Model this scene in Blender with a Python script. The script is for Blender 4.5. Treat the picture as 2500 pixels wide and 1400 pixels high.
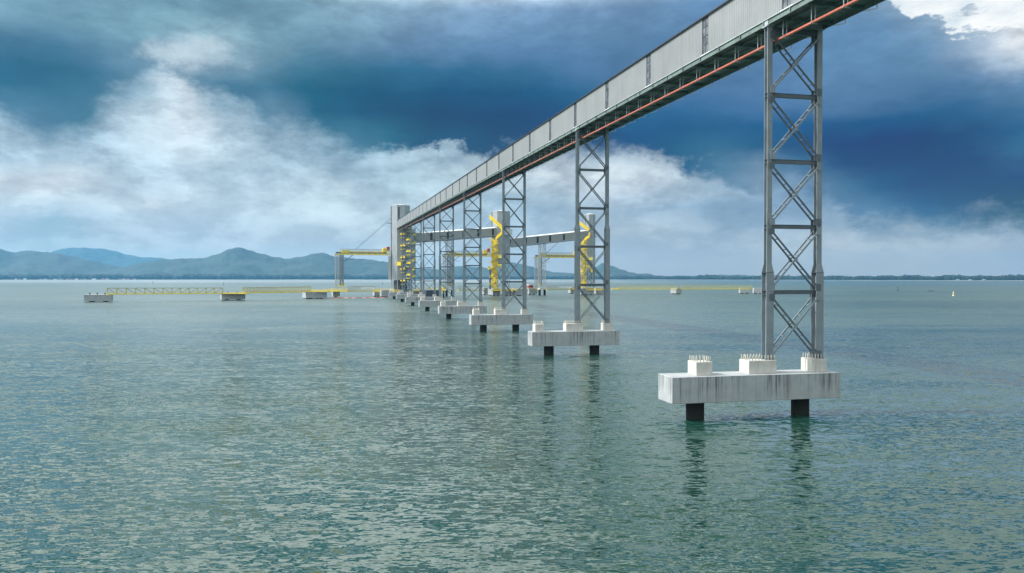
import bpy, bmesh, math, random
from math import sin, cos, pi, atan, atan2, sqrt, radians, tan, exp
from mathutils import Vector, Matrix, noise
C = bpy.context.scene
COL = C.collection
for o in list(bpy.data.objects): bpy.data.objects.remove(o)

# ------------------------------------------------------------------ camera
F, YH, CAMZ = 1892.556, 678.695, 12.0          # focal length in photo pixels, horizon row, camera height
TILT = atan((700 - YH) / F)
cd = bpy.data.cameras.new('camera'); cam = bpy.data.objects.new('camera', cd); COL.objects.link(cam)
cd.sensor_width = 36; cd.lens = 36 * F / 2500; cd.clip_end = 60000; cd.clip_start = .3
cam.location = (0, 0, CAMZ); cam.rotation_euler = (pi/2 - TILT, 0, 0); C.camera = cam
C.view_settings.view_transform = 'Standard'; C.view_settings.look = 'None'
C.view_settings.exposure = 0; C.view_settings.gamma = 1

# ------------------------------------------------------------------ sun
SUN = Vector((-.97, -.06, .88)).normalized()
sd = bpy.data.lights.new('sun', 'SUN'); sd.energy = 5.0; sd.angle = radians(.5); sd.color = (1, .965, .92)
so = bpy.data.objects.new('sun', sd); COL.objects.link(so); so.rotation_euler = SUN.to_track_quat('Z', 'Y').to_euler(); so.location = (-60, 20, 90)

# ------------------------------------------------------------------ sky: Nishita behind a procedural cloud deck
def s2l(c):
    out = []
    for v in c:
        v /= 255.
        out.append(v/12.92 if v <= .04045 else ((v+.055)/1.055)**2.4)
    return tuple(out)
CX = [0,150,300,370,470,560,700,850,1000,1250,1500,1750,2000,2200,2350,2500]
ROWS = {
 0:  [(120,160,182),(115,150,175),(118,158,178),(120,162,180),(112,152,172),(105,145,165),(112,150,170),(145,182,202),(145,180,205),(128,163,197),(122,157,192),(102,142,182),(105,150,190),(140,172,198),(205,218,228),(248,250,250)],
 45: [(112,155,176),(108,148,170),(125,168,186),(128,170,188),(118,158,176),(110,150,170),(112,152,172),(130,166,188),(132,168,196),(118,153,190),(108,145,182),(98,138,178),(105,150,190),(112,150,185),(170,192,208),(245,248,250)],
 90: [(80,125,155),(85,128,156),(110,152,172),(128,170,188),(150,185,200),(145,180,195),(112,152,172),(105,142,168),(118,153,186),(105,145,182),(98,138,174),(92,132,172),(102,146,187),(100,142,178),(130,160,188),(240,244,248)],
 135:[(60,108,142),(66,112,145),(85,128,155),(112,150,175),(200,218,228),(150,182,198),(95,138,162),(80,122,150),(95,135,170),(90,130,172),(88,128,168),(85,125,165),(98,142,182),(95,136,172),(105,142,175),(215,228,238)],
 190:[(42,102,140),(42,102,138),(70,118,150),(160,190,208),(85,130,158),(75,122,152),(55,108,138),(50,105,138),(50,105,145),(55,108,148),(80,120,160),(85,125,165),(100,140,180),(90,132,170),(90,130,168),(110,148,182)],
 245:[(75,122,152),(75,120,150),(80,125,152),(185,212,226),(215,228,236),(150,185,205),(35,98,132),(0,88,128),(0,84,124),(8,82,128),(55,108,152),(74,118,162),(90,130,170),(78,120,160),(70,115,155),(78,120,160)],
 300:[(115,155,180),(82,126,155),(150,185,205),(200,220,232),(212,226,236),(180,206,222),(70,120,150),(40,100,135),(0,80,120),(0,74,116),(15,88,138),(55,105,150),(40,95,145),(20,85,135),(22,86,136),(50,105,150)],
 345:[(185,212,226),(150,184,204),(178,206,224),(195,216,230),(205,222,233),(192,215,228),(160,190,208),(90,132,158),(62,112,142),(5,78,118),(18,88,134),(40,98,142),(8,82,132),(0,76,126),(5,80,128),(60,110,152)],
 390:[(180,208,226),(180,208,226),(184,210,226),(186,212,228),(186,210,226),(180,206,222),(178,205,222),(140,174,194),(170,195,210),(110,150,175),(70,122,155),(90,134,165),(10,80,128),(0,78,128),(10,82,130),(75,118,156)],
 430:[(215,228,236),(220,232,238),(190,214,228),(180,208,225),(188,212,226),(185,210,225),(186,210,225),(165,195,212),(160,190,205),(195,212,222),(202,216,225),(170,195,210),(60,108,150),(12,84,134),(12,84,134),(30,90,135)],
 475:[(198,220,232),(205,222,232),(192,214,228),(190,214,228),(192,214,228),(188,212,226),(188,212,225),(188,212,225),(180,206,220),(172,200,216),(185,204,218),(160,188,208),(115,150,180),(55,105,148),(20,84,132),(15,80,128)],
 510:[(188,214,230),(140,182,205),(205,220,230),(198,216,228),(190,212,226),(188,212,226),(190,213,226),(190,214,226),(185,210,222),(160,192,212),(160,188,208),(138,172,198),(125,158,188),(85,126,164),(52,102,145),(28,84,128)],
 550:[(172,202,222),(160,196,216),(172,202,220),(175,202,220),(176,203,221),(178,205,222),(182,207,222),(184,208,222),(180,206,220),(160,192,212),(185,204,216),(150,180,202),(150,180,202),(150,180,200),(118,152,180),(88,130,164)],
 585:[(165,198,218),(158,194,214),(168,198,218),(172,200,218),(174,202,220),(176,203,221),(180,205,221),(180,206,221),(178,204,219),(165,194,213),(172,196,212),(158,186,206),(175,198,212),(172,194,208),(165,188,204),(162,186,204)],
 625:[(172,203,218),(172,203,218),(172,203,220),(173,203,220),(174,204,220),(175,204,220),(175,204,220),(174,203,219),(172,202,218),(168,196,214),(168,194,212),(166,192,208),(168,192,207),(166,189,204),(164,188,204),(162,186,204)],
 679:[(172,202,218),(173,202,218),(175,203,220),(176,203,220),(176,204,220),(177,204,220),(177,204,220),(175,203,219),(173,202,218),(170,198,216),(166,194,212),(164,190,208),(166,190,205),(166,189,204),(164,188,204),(164,188,208)],
}
YS = sorted(ROWS)
def skycol(x, y):
    x = min(max(x, 0), 2500); y = min(max(y, 0), 679)
    j = max(k for k in range(len(YS)) if YS[k] <= y); j = min(j, len(YS)-2); ty = (y-YS[j])/(YS[j+1]-YS[j])
    i = max(k for k in range(16) if CX[k] <= x); i = min(i, 14); tx = (x-CX[i])/(CX[i+1]-CX[i])
    g = lambda yy, ii: Vector(s2l(ROWS[yy][ii]))
    a = g(YS[j], i).lerp(g(YS[j], i+1), tx); b = g(YS[j+1], i).lerp(g(YS[j+1], i+1), tx)
    return a.lerp(b, ty)
HAZE_D, HAZE_TOP, HAZE_L = .65e-4, 360., (.20,.56,.86)
def beyond_haze(c, e):        # what the cloud deck must be for the air in front of it to give c
    T = exp(-HAZE_D*min(10500, (HAZE_TOP-12)/max(e, .001)))
    return tuple(max(.004, (v-hh*(1-T))/T) for v, hh in zip(c, HAZE_L))

w = bpy.data.worlds.new('World'); C.world = w; w.use_nodes = True
NT = w.node_tree; N = NT.nodes; N.clear()
def node(nt, t, **kw):
    n = nt.nodes.new(t)
    for k, v in kw.items(): setattr(n, k, v)
    return n
def setin(nt, n, i, v):
    if v is None: return
    if hasattr(v, 'is_output'): nt.links.new(v, n.inputs[i])
    else: n.inputs[i].default_value = v
def mth(nt, op, a, b=None, c=None, clamp=False):
    n = node(nt, 'ShaderNodeMath', operation=op); n.use_clamp = clamp
    setin(nt, n, 0, a); setin(nt, n, 1, b); setin(nt, n, 2, c)
    return n.outputs[0]
def mixc(nt, f, a, b, mode='MIX'):
    n = node(nt, 'ShaderNodeMix', data_type='RGBA', blend_type=mode); n.clamp_factor = True
    setin(nt, n, 0, f); setin(nt, n, 6, a); setin(nt, n, 7, b)
    return n.outputs[2]
def noi(nt, vec, scale, detail=6, rough=.5, dist=0, typ='3D'):
    n = node(nt, 'ShaderNodeTexNoise', noise_dimensions=typ)
    setin(nt, n, 'Vector', vec); n.inputs['Scale'].default_value = scale; n.inputs['Detail'].default_value = detail
    n.inputs['Roughness'].default_value = rough; n.inputs['Distortion'].default_value = dist
    return n
def sstep(nt, v, a, b, c=0., d=1.):
    n = node(nt, 'ShaderNodeMapRange', interpolation_type='SMOOTHSTEP')
    setin(nt, n, 0, v); n.inputs[1].default_value = a; n.inputs[2].default_value = b
    n.inputs[3].default_value = c; n.inputs[4].default_value = d
    return n.outputs[0]
M = lambda *a, **k: mth(NT, *a, **k)
tc = node(NT, 'ShaderNodeTexCoord'); sx = node(NT, 'ShaderNodeSeparateXYZ'); NT.links.new(tc.outputs['Generated'], sx.inputs[0])
X, Y, Z = sx.outputs
hyp = M('SQRT', M('ADD', M('MULTIPLY', X, X), M('MULTIPLY', Y, Y)))
az = M('ARCTAN2', X, Y)
te = M('DIVIDE', Z, M('MAXIMUM', hyp, .02))
cv = node(NT, 'ShaderNodeCombineXYZ'); setin(NT, cv, 0, az); setin(NT, cv, 1, M('MULTIPLY', te, 1.9))
cvv = cv.outputs[0]
# wispy warp: small near the horizon, larger higher up; two octaves groups
w1 = noi(NT, cvv, 4.5, 3, .5); w2 = noi(NT, cvv, 14, 7, .58)
s1 = node(NT, 'ShaderNodeSeparateColor'); NT.links.new(w1.outputs[1], s1.inputs[0])
s2 = node(NT, 'ShaderNodeSeparateColor'); NT.links.new(w2.outputs[1], s2.inputs[0])
def warp(base, c1, a1, c2, a2):
    return M('ADD', base, M('ADD', M('MULTIPLY', M('SUBTRACT', c1, .5), a1), M('MULTIPLY', M('SUBTRACT', c2, .5), a2)))
azw = warp(az, s1.outputs[0], .05, s2.outputs[0], .06)
tew = warp(te, s1.outputs[1], .025, s2.outputs[1], .035)
fw = sstep(NT, te, .0, .09)
tew = M('ADD', te, M('MULTIPLY', M('SUBTRACT', tew, te), fw))
STOPS = 28; AZR = radians(60)
t = M('DIVIDE', M('ADD', azw, AZR), 2*AZR)
EDGE = [(-400,330),(0,312),(75,322),(165,340),(215,305),(290,250),(335,225),(350,165),(385,160),(430,225),(500,240),(560,228),(600,285),(640,308),(740,318),(780,368),(860,386),(960,372),(1010,350),(1100,362),(1250,392),(1330,398),(1480,372),(1600,388),(1700,402),(1800,440),(1870,466),(2000,480),(2080,535),(2200,557),(2300,556),(2400,546),(2500,550),(2900,560)]
def edge_y(x):
    for (a, ya), (b, yb) in zip(EDGE, EDGE[1:]):
        if x <= b: return ya+(yb-ya)*max(0, (x-a))/(b-a)
    return 560
def px_of(a, e): px = 1250 + F*tan(a); return px, YH - e*sqrt(F*F+(px-1250)**2)
def band(levels, pick, tint=(1,1,1)):
    out = []
    for e in levels:
        cr = node(NT, 'ShaderNodeValToRGB'); NT.links.new(t, cr.inputs[0]); r = cr.color_ramp
        vals = [(-radians(60), s2l((172,188,190))), (-radians(44), s2l((160,182,188))), (radians(48), s2l((200,212,220))), (radians(60), s2l((170,190,202)))]
        for k in range(STOPS):
            a = -radians(36) + radians(72)/(STOPS-1)*k; px, y_ = px_of(a, e)
            c0 = beyond_haze(skycol(px, pick(px, y_)), e); dk_ = max(0, min(1, (.30-c0[2])/.14)) if tint != (1,1,1) else 0
            vals.append((a, tuple(v*(1+(k-1)*dk_) for v, k in zip(c0, tint))))
        vals.sort()
        while len(r.elements) < len(vals): r.elements.new(.5)
        for k, (a, c) in enumerate(vals):
            el = r.elements[k]; el.position = min(1, max(0, (a+AZR)/(2*AZR))); el.color = (*c, 1)
        out.append(cr.outputs[0])
    c = out[0]
    for k in range(1, len(levels)):
        c = mixc(NT, M('DIVIDE', M('SUBTRACT', tew, levels[k-1]), levels[k]-levels[k-1], clamp=True), c, out[k])
    return c
bright = band([0,.012,.03,.047,.065,.085,.105,.13,.155,.18,.21,.25], lambda x, y: max(y, edge_y(x)+38))
dark = band([.06,.085,.11,.135,.16,.185,.21,.235,.26,.29,.32,.355], lambda x, y: min(y, edge_y(x)-38), (.5,1.0,.88))
ec = node(NT, 'ShaderNodeValToRGB'); r = ec.color_ramp; NT.links.new(M('DIVIDE', M('ADD', az, AZR), 2*AZR), ec.inputs[0])
ev = []
for k in range(32):
    a = -radians(36) + radians(72)/31*k; px = 1250+F*tan(a); ev.append((a, (YH-edge_y(px))/sqrt(F*F+(px-1250)**2)))
while len(r.elements) < 32: r.elements.new(.5)
for k, (a, v) in enumerate(ev): r.elements[k].position = (a+AZR)/(2*AZR); r.elements[k].color = (v*3, v*3, v*3, 1)
fe = node(NT, 'ShaderNodeCombineXYZ'); setin(NT, fe, 0, az); setin(NT, fe, 1, M('MULTIPLY', te, 1.5))
f1 = noi(NT, fe.outputs[0], 8, 12, .66, .1); f2 = noi(NT, fe.outputs[0], 3, 2, .5)
wid = sstep(NT, f2.outputs[0], .36, .62, .004, .030)
dist = M('ADD', M('SUBTRACT', te, M('DIVIDE', ec.outputs[0], 3)), M('MULTIPLY', M('SUBTRACT', f1.outputs[0], .5), .15))
mk = M('DIVIDE', M('ADD', dist, wid), M('MULTIPLY', wid, 2), clamp=True)
mk = sstep(NT, mk, 0, 1)
col = mixc(NT, mk, bright, dark)
# overhead deck: unseen clouds, their brightness shaped for water reflections and fill
p2 = node(NT, 'ShaderNodeVectorMath', operation='DIVIDE'); NT.links.new(tc.outputs['Generated'], p2.inputs[0])
cz = node(NT, 'ShaderNodeCombineXYZ'); zz = M('ADD', M('ABSOLUTE', Z), .15)
for i in range(3): setin(NT, cz, i, zz)
NT.links.new(cz.outputs[0], p2.inputs[1])
ov = noi(NT, p2.outputs[0], .9, 7, .55, .4)
left = M('MULTIPLY_ADD', X, -.5, .5)
ovf = M('ADD', M('MULTIPLY', ov.outputs[0], .75), M('MULTIPLY', left, .45))
orr = node(NT, 'ShaderNodeValToRGB'); NT.links.new(ovf, orr.inputs[0])
orr.color_ramp.elements[0].position = .36; orr.color_ramp.elements[0].color = (.36,.46,.46, 1)
orr.color_ramp.elements[1].position = .72; orr.color_ramp.elements[1].color = (1.75,1.85,1.82, 1)
el = orr.color_ramp.elements.new(.54); el.color = (.86,.96,.96, 1)
oc = mixc(NT, 1., orr.outputs[0], mixc(NT, sstep(NT, te, .65, 1.5), (1.5,1.5,1.5,1), (.42,.44,.45,1)), 'MULTIPLY')      # unseen ring brightened and zenith darkened to shape water reflections
col = mixc(NT, sstep(NT, te, .34, .43), col, oc)
back = sstep(NT, M('ABSOLUTE', az), radians(44), radians(60))
col = mixc(NT, back, col, mixc(NT, sstep(NT, te, 0, .15), (*s2l((172,198,212)), 1), orr.outputs[0]))
# fine cloud texture: billows and streaks laid over the large shapes, stronger in the light clouds
sv = node(NT, 'ShaderNodeCombineXYZ'); setin(NT, sv, 0, az); setin(NT, sv, 1, M('MULTIPLY', te, 2.1))
d1 = noi(NT, sv.outputs[0], 11, 9, .58, .3); d2 = noi(NT, sv.outputs[0], 26, 8, .68)
lum = node(NT, 'ShaderNodeRGBToBW'); NT.links.new(col, lum.inputs[0])
lf = sstep(NT, lum.outputs[0], .10, .5, .34, 1.)
dd = M('ADD', M('MULTIPLY', M('SUBTRACT', d1.outputs[0], .5), 1.0), M('MULTIPLY', M('SUBTRACT', d2.outputs[0], .5), .9))
gain = M('ADD', 1., M('MULTIPLY', M('MULTIPLY', dd, lf), M('MULTIPLY', sstep(NT, te, .0, .16, .2, 1.), 1.)))
puff = noi(NT, sv.outputs[0], 10, 10, .6, .1)
pf = M('MULTIPLY', M('SUBTRACT', sstep(NT, puff.outputs[0], .44, .60), .45), M('MULTIPLY', lf, M('MULTIPLY', sstep(NT, te, .01, .05), .30)))
gain = M('ADD', gain, pf)
gc = node(NT, 'ShaderNodeCombineColor'); setin(NT, gc, 0, gain); setin(NT, gc, 1, gain); setin(NT, gc, 2, M('ADD', M('MULTIPLY', gain, .93), .07))
col = mixc(NT, 1., col, gc.outputs[0], 'MULTIPLY')
# sunlit cloud bank high on the right, crisp edge
eg = noi(NT, sv.outputs[0], 7, 9, .6)
Lw = M('ADD', M('ADD', M('MULTIPLY', M('SUBTRACT', az, .53), .8), M('SUBTRACT', te, .294)), M('MULTIPLY', M('SUBTRACT', eg.outputs[0], .5), .32))
Lw = M('MULTIPLY', sstep(NT, Lw, -.002, .010), sstep(NT, az, .85, .68))
Lw = M('MULTIPLY', Lw, sstep(NT, te, .6, .4))
# bright gap in the storm deck, upper left
ga = M('DIVIDE', M('SUBTRACT', az, -.392), .062); gb = M('DIVIDE', M('SUBTRACT', te, .268), .020)
gd = M('ADD', M('ADD', M('MULTIPLY', ga, ga), M('MULTIPLY', gb, gb)), M('MULTIPLY', M('SUBTRACT', f1.outputs[0], .5), 9.))
col = mixc(NT, M('MULTIPLY', sstep(NT, gd, 1.5, -1.), .9), col, (.60,.72,.79,1))
bank = mixc(NT, sstep(NT, puff.outputs[0], .3, .62), (.62,.74,.82,1), (1.05,1.05,1.03,1))
col = mixc(NT, Lw, col, bank)
below = sstep(NT, te, -.2, -.01)
col = mixc(NT, below, (*s2l((90,125,125)), 1), col)
sky = node(NT, 'ShaderNodeTexSky'); sky.sky_type = 'NISHITA'; sky.sun_disc = False
sky.sun_elevation = math.asin(SUN.z); sky.sun_rotation = atan2(SUN.x, SUN.y)
b1 = node(NT, 'ShaderNodeBackground'); NT.links.new(sky.outputs[0], b1.inputs[0]); b1.inputs[1].default_value = .06
b2 = node(NT, 'ShaderNodeBackground'); NT.links.new(col, b2.inputs[0]); b2.inputs[1].default_value = 1.0
mx = node(NT, 'ShaderNodeMixShader'); mx.inputs[0].default_value = .985
NT.links.new(b1.outputs[0], mx.inputs[1]); NT.links.new(b2.outputs[0], mx.inputs[2])
wo = node(NT, 'ShaderNodeOutputWorld'); NT.links.new(mx.outputs[0], wo.inputs[0])
w.cycles.sampling_method = 'MANUAL'; w.cycles.sample_map_resolution = 1024

# ------------------------------------------------------------------ materials
def mat(name, base, rough=.6, metal=0, var=.12, vscale=.6, bump=None, extra=None):
    m = bpy.data.materials.new(name); m.use_nodes = True; nt = m.node_tree; b = nt.nodes['Principled BSDF']
    g = node(nt, 'ShaderNodeTexCoord'); n = noi(nt, g.outputs['Object'], vscale, 6, .6)
    f = sstep(nt, n.outputs[0], .3, .7)
    c = mixc(nt, f, (*[v*(1-var) for v in base], 1), (*[min(1, v*(1+var)) for v in base], 1))
    if extra: c = extra(nt, g.outputs['Object'], c)
    nt.links.new(c, b.inputs['Base Color'])
    setin(nt, b, 'Roughness', sstep(nt, n.outputs[0], .2, .8, rough*.85, min(1, rough*1.15))); b.inputs['Metallic'].default_value = metal
    if bump: bump(nt, g.outputs['Object'], b)
    return m
def wave_bump(axis, scale, dist):
    def fn(nt, vec, b):
        s = node(nt, 'ShaderNodeSeparateXYZ'); nt.links.new(vec, s.inputs[0])
        v = s.outputs[axis]
        if axis == 3: pass
        h = mth(nt, 'SINE', mth(nt, 'MULTIPLY', v, scale))
        bp = node(nt, 'ShaderNodeBump'); bp.inputs['Strength'].default_value = .8; bp.inputs['Distance'].default_value = dist
        nt.links.new(h, bp.inputs['Height']); nt.links.new(bp.outputs[0], b.inputs['Normal'])
    return fn
def streaks(dark, lo, hi, amount, zs=.14, hs=2.6):
    """rain and rust runs: noise stretched down the face"""
    def fn(nt, vec, c):
        mp = node(nt, 'ShaderNodeMapping'); nt.links.new(vec, mp.inputs[0]); mp.inputs['Scale'].default_value = (hs, hs, zs)
        n = noi(nt, mp.outputs[0], 1, 5, .65)
        n2 = noi(nt, vec, .35, 3, .5)
        f = mth(nt, 'MULTIPLY', sstep(nt, n.outputs[0], lo, hi), sstep(nt, n2.outputs[0], .38, .6, .25, 1.))
        # streaks start at the top edges: vertical faces only
        gm = node(nt, 'ShaderNodeNewGeometry'); s = node(nt, 'ShaderNodeSeparateXYZ'); nt.links.new(gm.outputs['True Normal'], s.inputs[0])
        f = mth(nt, 'MULTIPLY', f, mth(nt, 'SUBTRACT', 1, mth(nt, 'ABSOLUTE', s.outputs[2])))
        return mixc(nt, mth(nt, 'MULTIPLY', f, amount), c, (*dark, 1))
    return fn
def conc_bump(nt, vec, b):
    n = noi(nt, vec, 9, 5, .6); bp = node(nt, 'ShaderNodeBump'); bp.inputs['Strength'].default_value = .25; bp.inputs['Distance'].default_value = .03
    nt.links.new(n.outputs[0], bp.inputs['Height']); nt.links.new(bp.outputs[0], b.inputs['Normal'])
def cap_stains(nt, vec, c):
    """dark algae runs that start under the top edge and thin out downwards, formwork joints, a few rust runs"""
    s = node(nt, 'ShaderNodeSeparateXYZ'); nt.links.new(vec, s.inputs[0])
    oi = node(nt, 'ShaderNodeObjectInfo'); sh = node(nt, 'ShaderNodeVectorMath', operation='ADD'); nt.links.new(vec, sh.inputs[0]); nt.links.new(mth(nt, 'MULTIPLY', oi.outputs['Random'], 40), sh.inputs[1])
    def run(hs, zs, lo, hi, drop):
        mp = node(nt, 'ShaderNodeMapping'); nt.links.new(sh.outputs[0], mp.inputs[0]); mp.inputs['Scale'].default_value = (hs, hs, zs)
        n = noi(nt, mp.outputs[0], 1, 6, .7)
        fade = sstep(nt, mth(nt, 'ADD', s.outputs[2], mth(nt, 'MULTIPLY', mth(nt, 'SUBTRACT', n.outputs[0], .5), 4.)), drop, 3.75)
        return mth(nt, 'MULTIPLY', sstep(nt, n.outputs[0], lo, hi), fade)
    g = node(nt, 'ShaderNodeNewGeometry'); sn = node(nt, 'ShaderNodeSeparateXYZ'); nt.links.new(g.outputs['True Normal'], sn.inputs[0])
    side = mth(nt, 'SUBTRACT', 1, mth(nt, 'ABSOLUTE', sn.outputs[2]))
    patch = sstep(nt, noi(nt, sh.outputs[0], .3, 3, .5).outputs[0], .36, .56, .35, 1.)
    c = mixc(nt, mth(nt, 'MULTIPLY', mth(nt, 'MULTIPLY', run(3.6, .10, .475, .64, .8), .8), mth(nt, 'MULTIPLY', side, patch)), c, (.05,.065,.07,1))
    c = mixc(nt, mth(nt, 'MULTIPLY', mth(nt, 'MULTIPLY', run(1.1, .05, .60, .72, 1.0), .5), side), c, (.16,.10,.06,1))
    j = mth(nt, 'LESS_THAN', mth(nt, 'ABSOLUTE', mth(nt, 'SUBTRACT', mth(nt, 'FRACT', mth(nt, 'DIVIDE', s.outputs[0], 2.44)), .5)), .006)
    c = mixc(nt, mth(nt, 'MULTIPLY', mth(nt, 'MULTIPLY', j, side), .35), c, (.2,.21,.21,1))
    blot = noi(nt, sh.outputs[0], 2.4, 7, .7)
    return mixc(nt, mth(nt, 'MULTIPLY', sstep(nt, blot.outputs[0], .55, .72), .35), c, (.25,.26,.27,1))
CONC = mat('concrete', (.37,.39,.405), .85, 0, .10, 1.1, conc_bump, cap_stains)
CONC2 = mat('pale_concrete', (.55,.535,.50), .85, 0, .10, 1.4, conc_bump, streaks((.30,.27,.24), .56, .72, .6))
def tide(nt, vec, c):
    s = node(nt, 'ShaderNodeSeparateXYZ'); nt.links.new(vec, s.inputs[0]); n = noi(nt, vec, 3, 5, .6)
    z = mth(nt, 'ADD', s.outputs[2], mth(nt, 'MULTIPLY', mth(nt, 'SUBTRACT', n.outputs[0], .5), .9))
    c = mixc(nt, sstep(nt, z, .5, .8), (.008,.012,.008,1), c)
    return mixc(nt, mth(nt, 'MULTIPLY', sstep(nt, n.outputs[0], .56, .7), .5), c, (.016,.011,.009,1))
PILE = mat('black_pile', (.006,.006,.006), .95, 0, .3, 1.5, None, tide)
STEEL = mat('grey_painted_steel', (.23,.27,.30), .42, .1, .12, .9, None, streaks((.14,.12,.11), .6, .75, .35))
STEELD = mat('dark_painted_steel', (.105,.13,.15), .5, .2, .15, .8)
BOLT = mat('pale_bolt', (.55,.53,.47), .6, .2, .1, 3)
def panel_tone(nt, vec, c):
    oi = node(nt, 'ShaderNodeObjectInfo'); s = node(nt, 'ShaderNodeSeparateXYZ'); nt.links.new(vec, s.inputs[0])
    sheet = node(nt, 'ShaderNodeTexWhiteNoise', noise_dimensions='1D'); nt.links.new(mth(nt, 'FLOOR', mth(nt, 'DIVIDE', s.outputs[1], 1.0)), sheet.inputs['W'])
    k = mth(nt, 'ADD', .93, mth(nt, 'ADD', mth(nt, 'MULTIPLY', oi.outputs['Random'], .08), mth(nt, 'MULTIPLY', sheet.outputs[0], .07)))
    cc = node(nt, 'ShaderNodeCombineColor'); [setin(nt, cc, i, k) for i in range(3)]
    c = mixc(nt, 1., c, cc.outputs[0], 'MULTIPLY')
    c = streaks((.20,.21,.215), .50, .70, .55, .1, 1.4)(nt, vec, c)
    return streaks((.24,.17,.12), .63, .75, .4, .05, .8)(nt, vec, c)
CLAD = mat('grey_cladding', (.25,.265,.27), .5, .15, .06, .25, wave_bump(1, 2*pi/.33, .03), panel_tone)
ROOF = mat('roof_sheet', (.5,.52,.53), .5, .2, .08, .4)
DARK = mat('black_trim', (.02,.022,.025), .5, 0, .2, 1)
GREEN = mat('green_grey_beam', (.15,.205,.19), .5, .1, .2, .8, None, streaks((.07,.08,.07), .55, .7, .6))
UNDER = mat('galvanised_underside', (.20,.25,.235), .55, .2, .25, .5, wave_bump(1, 2*pi/.5, .05))
GLASS = mat('louvre_glass', (.15,.16,.18), .15, .0, .5, 1.2)
FLASH = mat('pale_flashing', (.5,.52,.53), .5, .2, .08, 1)
PIPE = mat('orange_pipe', (.50,.15,.10), .4, 0, .12, 1.3)
YEL = mat('yellow_steel', (.88,.66,.03), .45, 0, .15, .5)
YEL2 = mat('faded_yellow_steel', (.66,.60,.12), .5, 0, .15, .4)
RED = mat('red_paint', (.55,.06,.04), .5, 0, .15, 1)
WHITE = mat('white_paint', (.75,.76,.75), .5, 0, .08, 1)
GALV = mat('galvanised_steel', (.42,.45,.46), .45, .3, .12, .8)
TCLAD = mat('silver_tower_cladding', (.34,.37,.39), .45, .2, .08, .2, None, streaks((.26,.28,.3), .5, .7, .5, .05, .5))
BLUE = mat('blue_grey_steel', (.12,.19,.27), .5, .1, .1, .6)
NAVY = mat('navy_paint_and_shade', (.05,.065,.09), .6, 0, .3, .8)  # also stands for shade on one dolphin and inside the tower base
LAND = mat('land_grass', (.05,.08,.04), .9, 0, .4, .004)
FOR = mat('forest_leaves', (.008,.022,.018), .9, 0, .5, .02)
HILL = mat('forested_slope', (.020,.038,.030), .95, 0, .85, .018)
TILE = mat('terracotta_roof', (.45,.16,.10), .8, 0, .2, .5)
SAND = mat('beach_sand', (.30,.29,.25), .9, 0, .15, .05)

# ------------------------------------------------------------------ mesh helpers
class MB:
    def __init__(s): s.v = []; s.f = []
    def add(s, vs, fs):
        n = len(s.v); s.v += [tuple(v) for v in vs]; s.f += [tuple(i+n for i in f) for f in fs]; return s
    def box(s, x0, x1, y0, y1, z0, z1):
        return s.add([(x0,y0,z0),(x1,y0,z0),(x1,y1,z0),(x0,y1,z0),(x0,y0,z1),(x1,y0,z1),(x1,y1,z1),(x0,y1,z1)],
                     [(0,3,2,1),(4,5,6,7),(0,1,5,4),(1,2,6,5),(2,3,7,6),(3,0,4,7)])
    def sbox(s, x0, x1, y0, y1, z0, z1, k):     # box sheared: z rises k per metre of y
        return s.add([(x,y,z+k*y) for z in (z0,z1) for x,y in ((x0,y0),(x1,y0),(x1,y1),(x0,y1))],
                     [(0,3,2,1),(4,5,6,7),(0,1,5,4),(1,2,6,5),(2,3,7,6),(3,0,4,7)])
    def bar(s, p, q, w, h=None, up=(0,0,1)):
        p = Vector(p); q = Vector(q); h = h or w; d = (q-p).normalized(); up = Vector(up)
        if abs(d.dot(up)) > .98: up = Vector((0,1,0))
        a = d.cross(up).normalized(); b = a.cross(d)
        vs = [e + a*(i*w/2) + b*(j*h/2) for e in (p, q) for i, j in ((-1,-1),(1,-1),(1,1),(-1,1))]
        return s.add(vs, [(0,3,2,1),(4,5,6,7),(0,1,5,4),(1,2,6,5),(2,3,7,6),(3,0,4,7)])
    def loft(s, rings, cap=True):
        n = len(rings[0]); vs = [v for r in rings for v in r]; fs = []
        for k in range(len(rings)-1):
            for i in range(n): j = (i+1) % n; fs.append((k*n+i, k*n+j, (k+1)*n+j, (k+1)*n+i))
        if cap: fs += [tuple(range(n))[::-1], tuple((len(rings)-1)*n+i for i in range(n))]
        return s.add(vs, fs)
    def tube(s, pts, r, n=8):
        P = [Vector(p) for p in pts]; rings = []
        for k, p in enumerate(P):
            d = (P[min(k+1, len(P)-1)] - P[max(k-1, 0)]).normalized(); up = Vector((0,0,1)) if abs(d.z) < .95 else Vector((0,1,0))
            a = d.cross(up).normalized(); b = a.cross(d); rr = r[k] if isinstance(r, (list, tuple)) else r
            rings.append([p + a*rr*cos(2*pi*i/n) + b*rr*sin(2*pi*i/n) for i in range(n)])
        return s.loft(rings)
    def build(s, name, m, parent=None, smooth=False, bevel=0):
        me = bpy.data.meshes.new(name); me.from_pydata(s.v, [], s.f)
        bm = bmesh.new(); bm.from_mesh(me); bmesh.ops.recalc_face_normals(bm, faces=bm.faces)
        if bevel: bmesh.ops.bevel(bm, geom=list(bm.edges), offset=bevel, segments=1, affect='EDGES')
        bm.to_mesh(me); bm.free(); me.materials.append(m)
        if smooth:
            for p in me.polygons: p.use_smooth = True
        o = bpy.data.objects.new(name, me); COL.objects.link(o); o.parent = parent
        return o
def tag(o, label=None, cat=None, group=None, kind=None):
    if label: o['label'] = label
    if cat: o['category'] = cat
    if group: o['group'] = group
    if kind: o['kind'] = kind
    return o
def empty(name, loc, rz, label, cat, group=None):
    o = bpy.data.objects.new(name, None); COL.objects.link(o); o.location = loc; o.rotation_euler = (0,0,rz); o.empty_display_size = .5
    return tag(o, label, cat, group)
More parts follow.
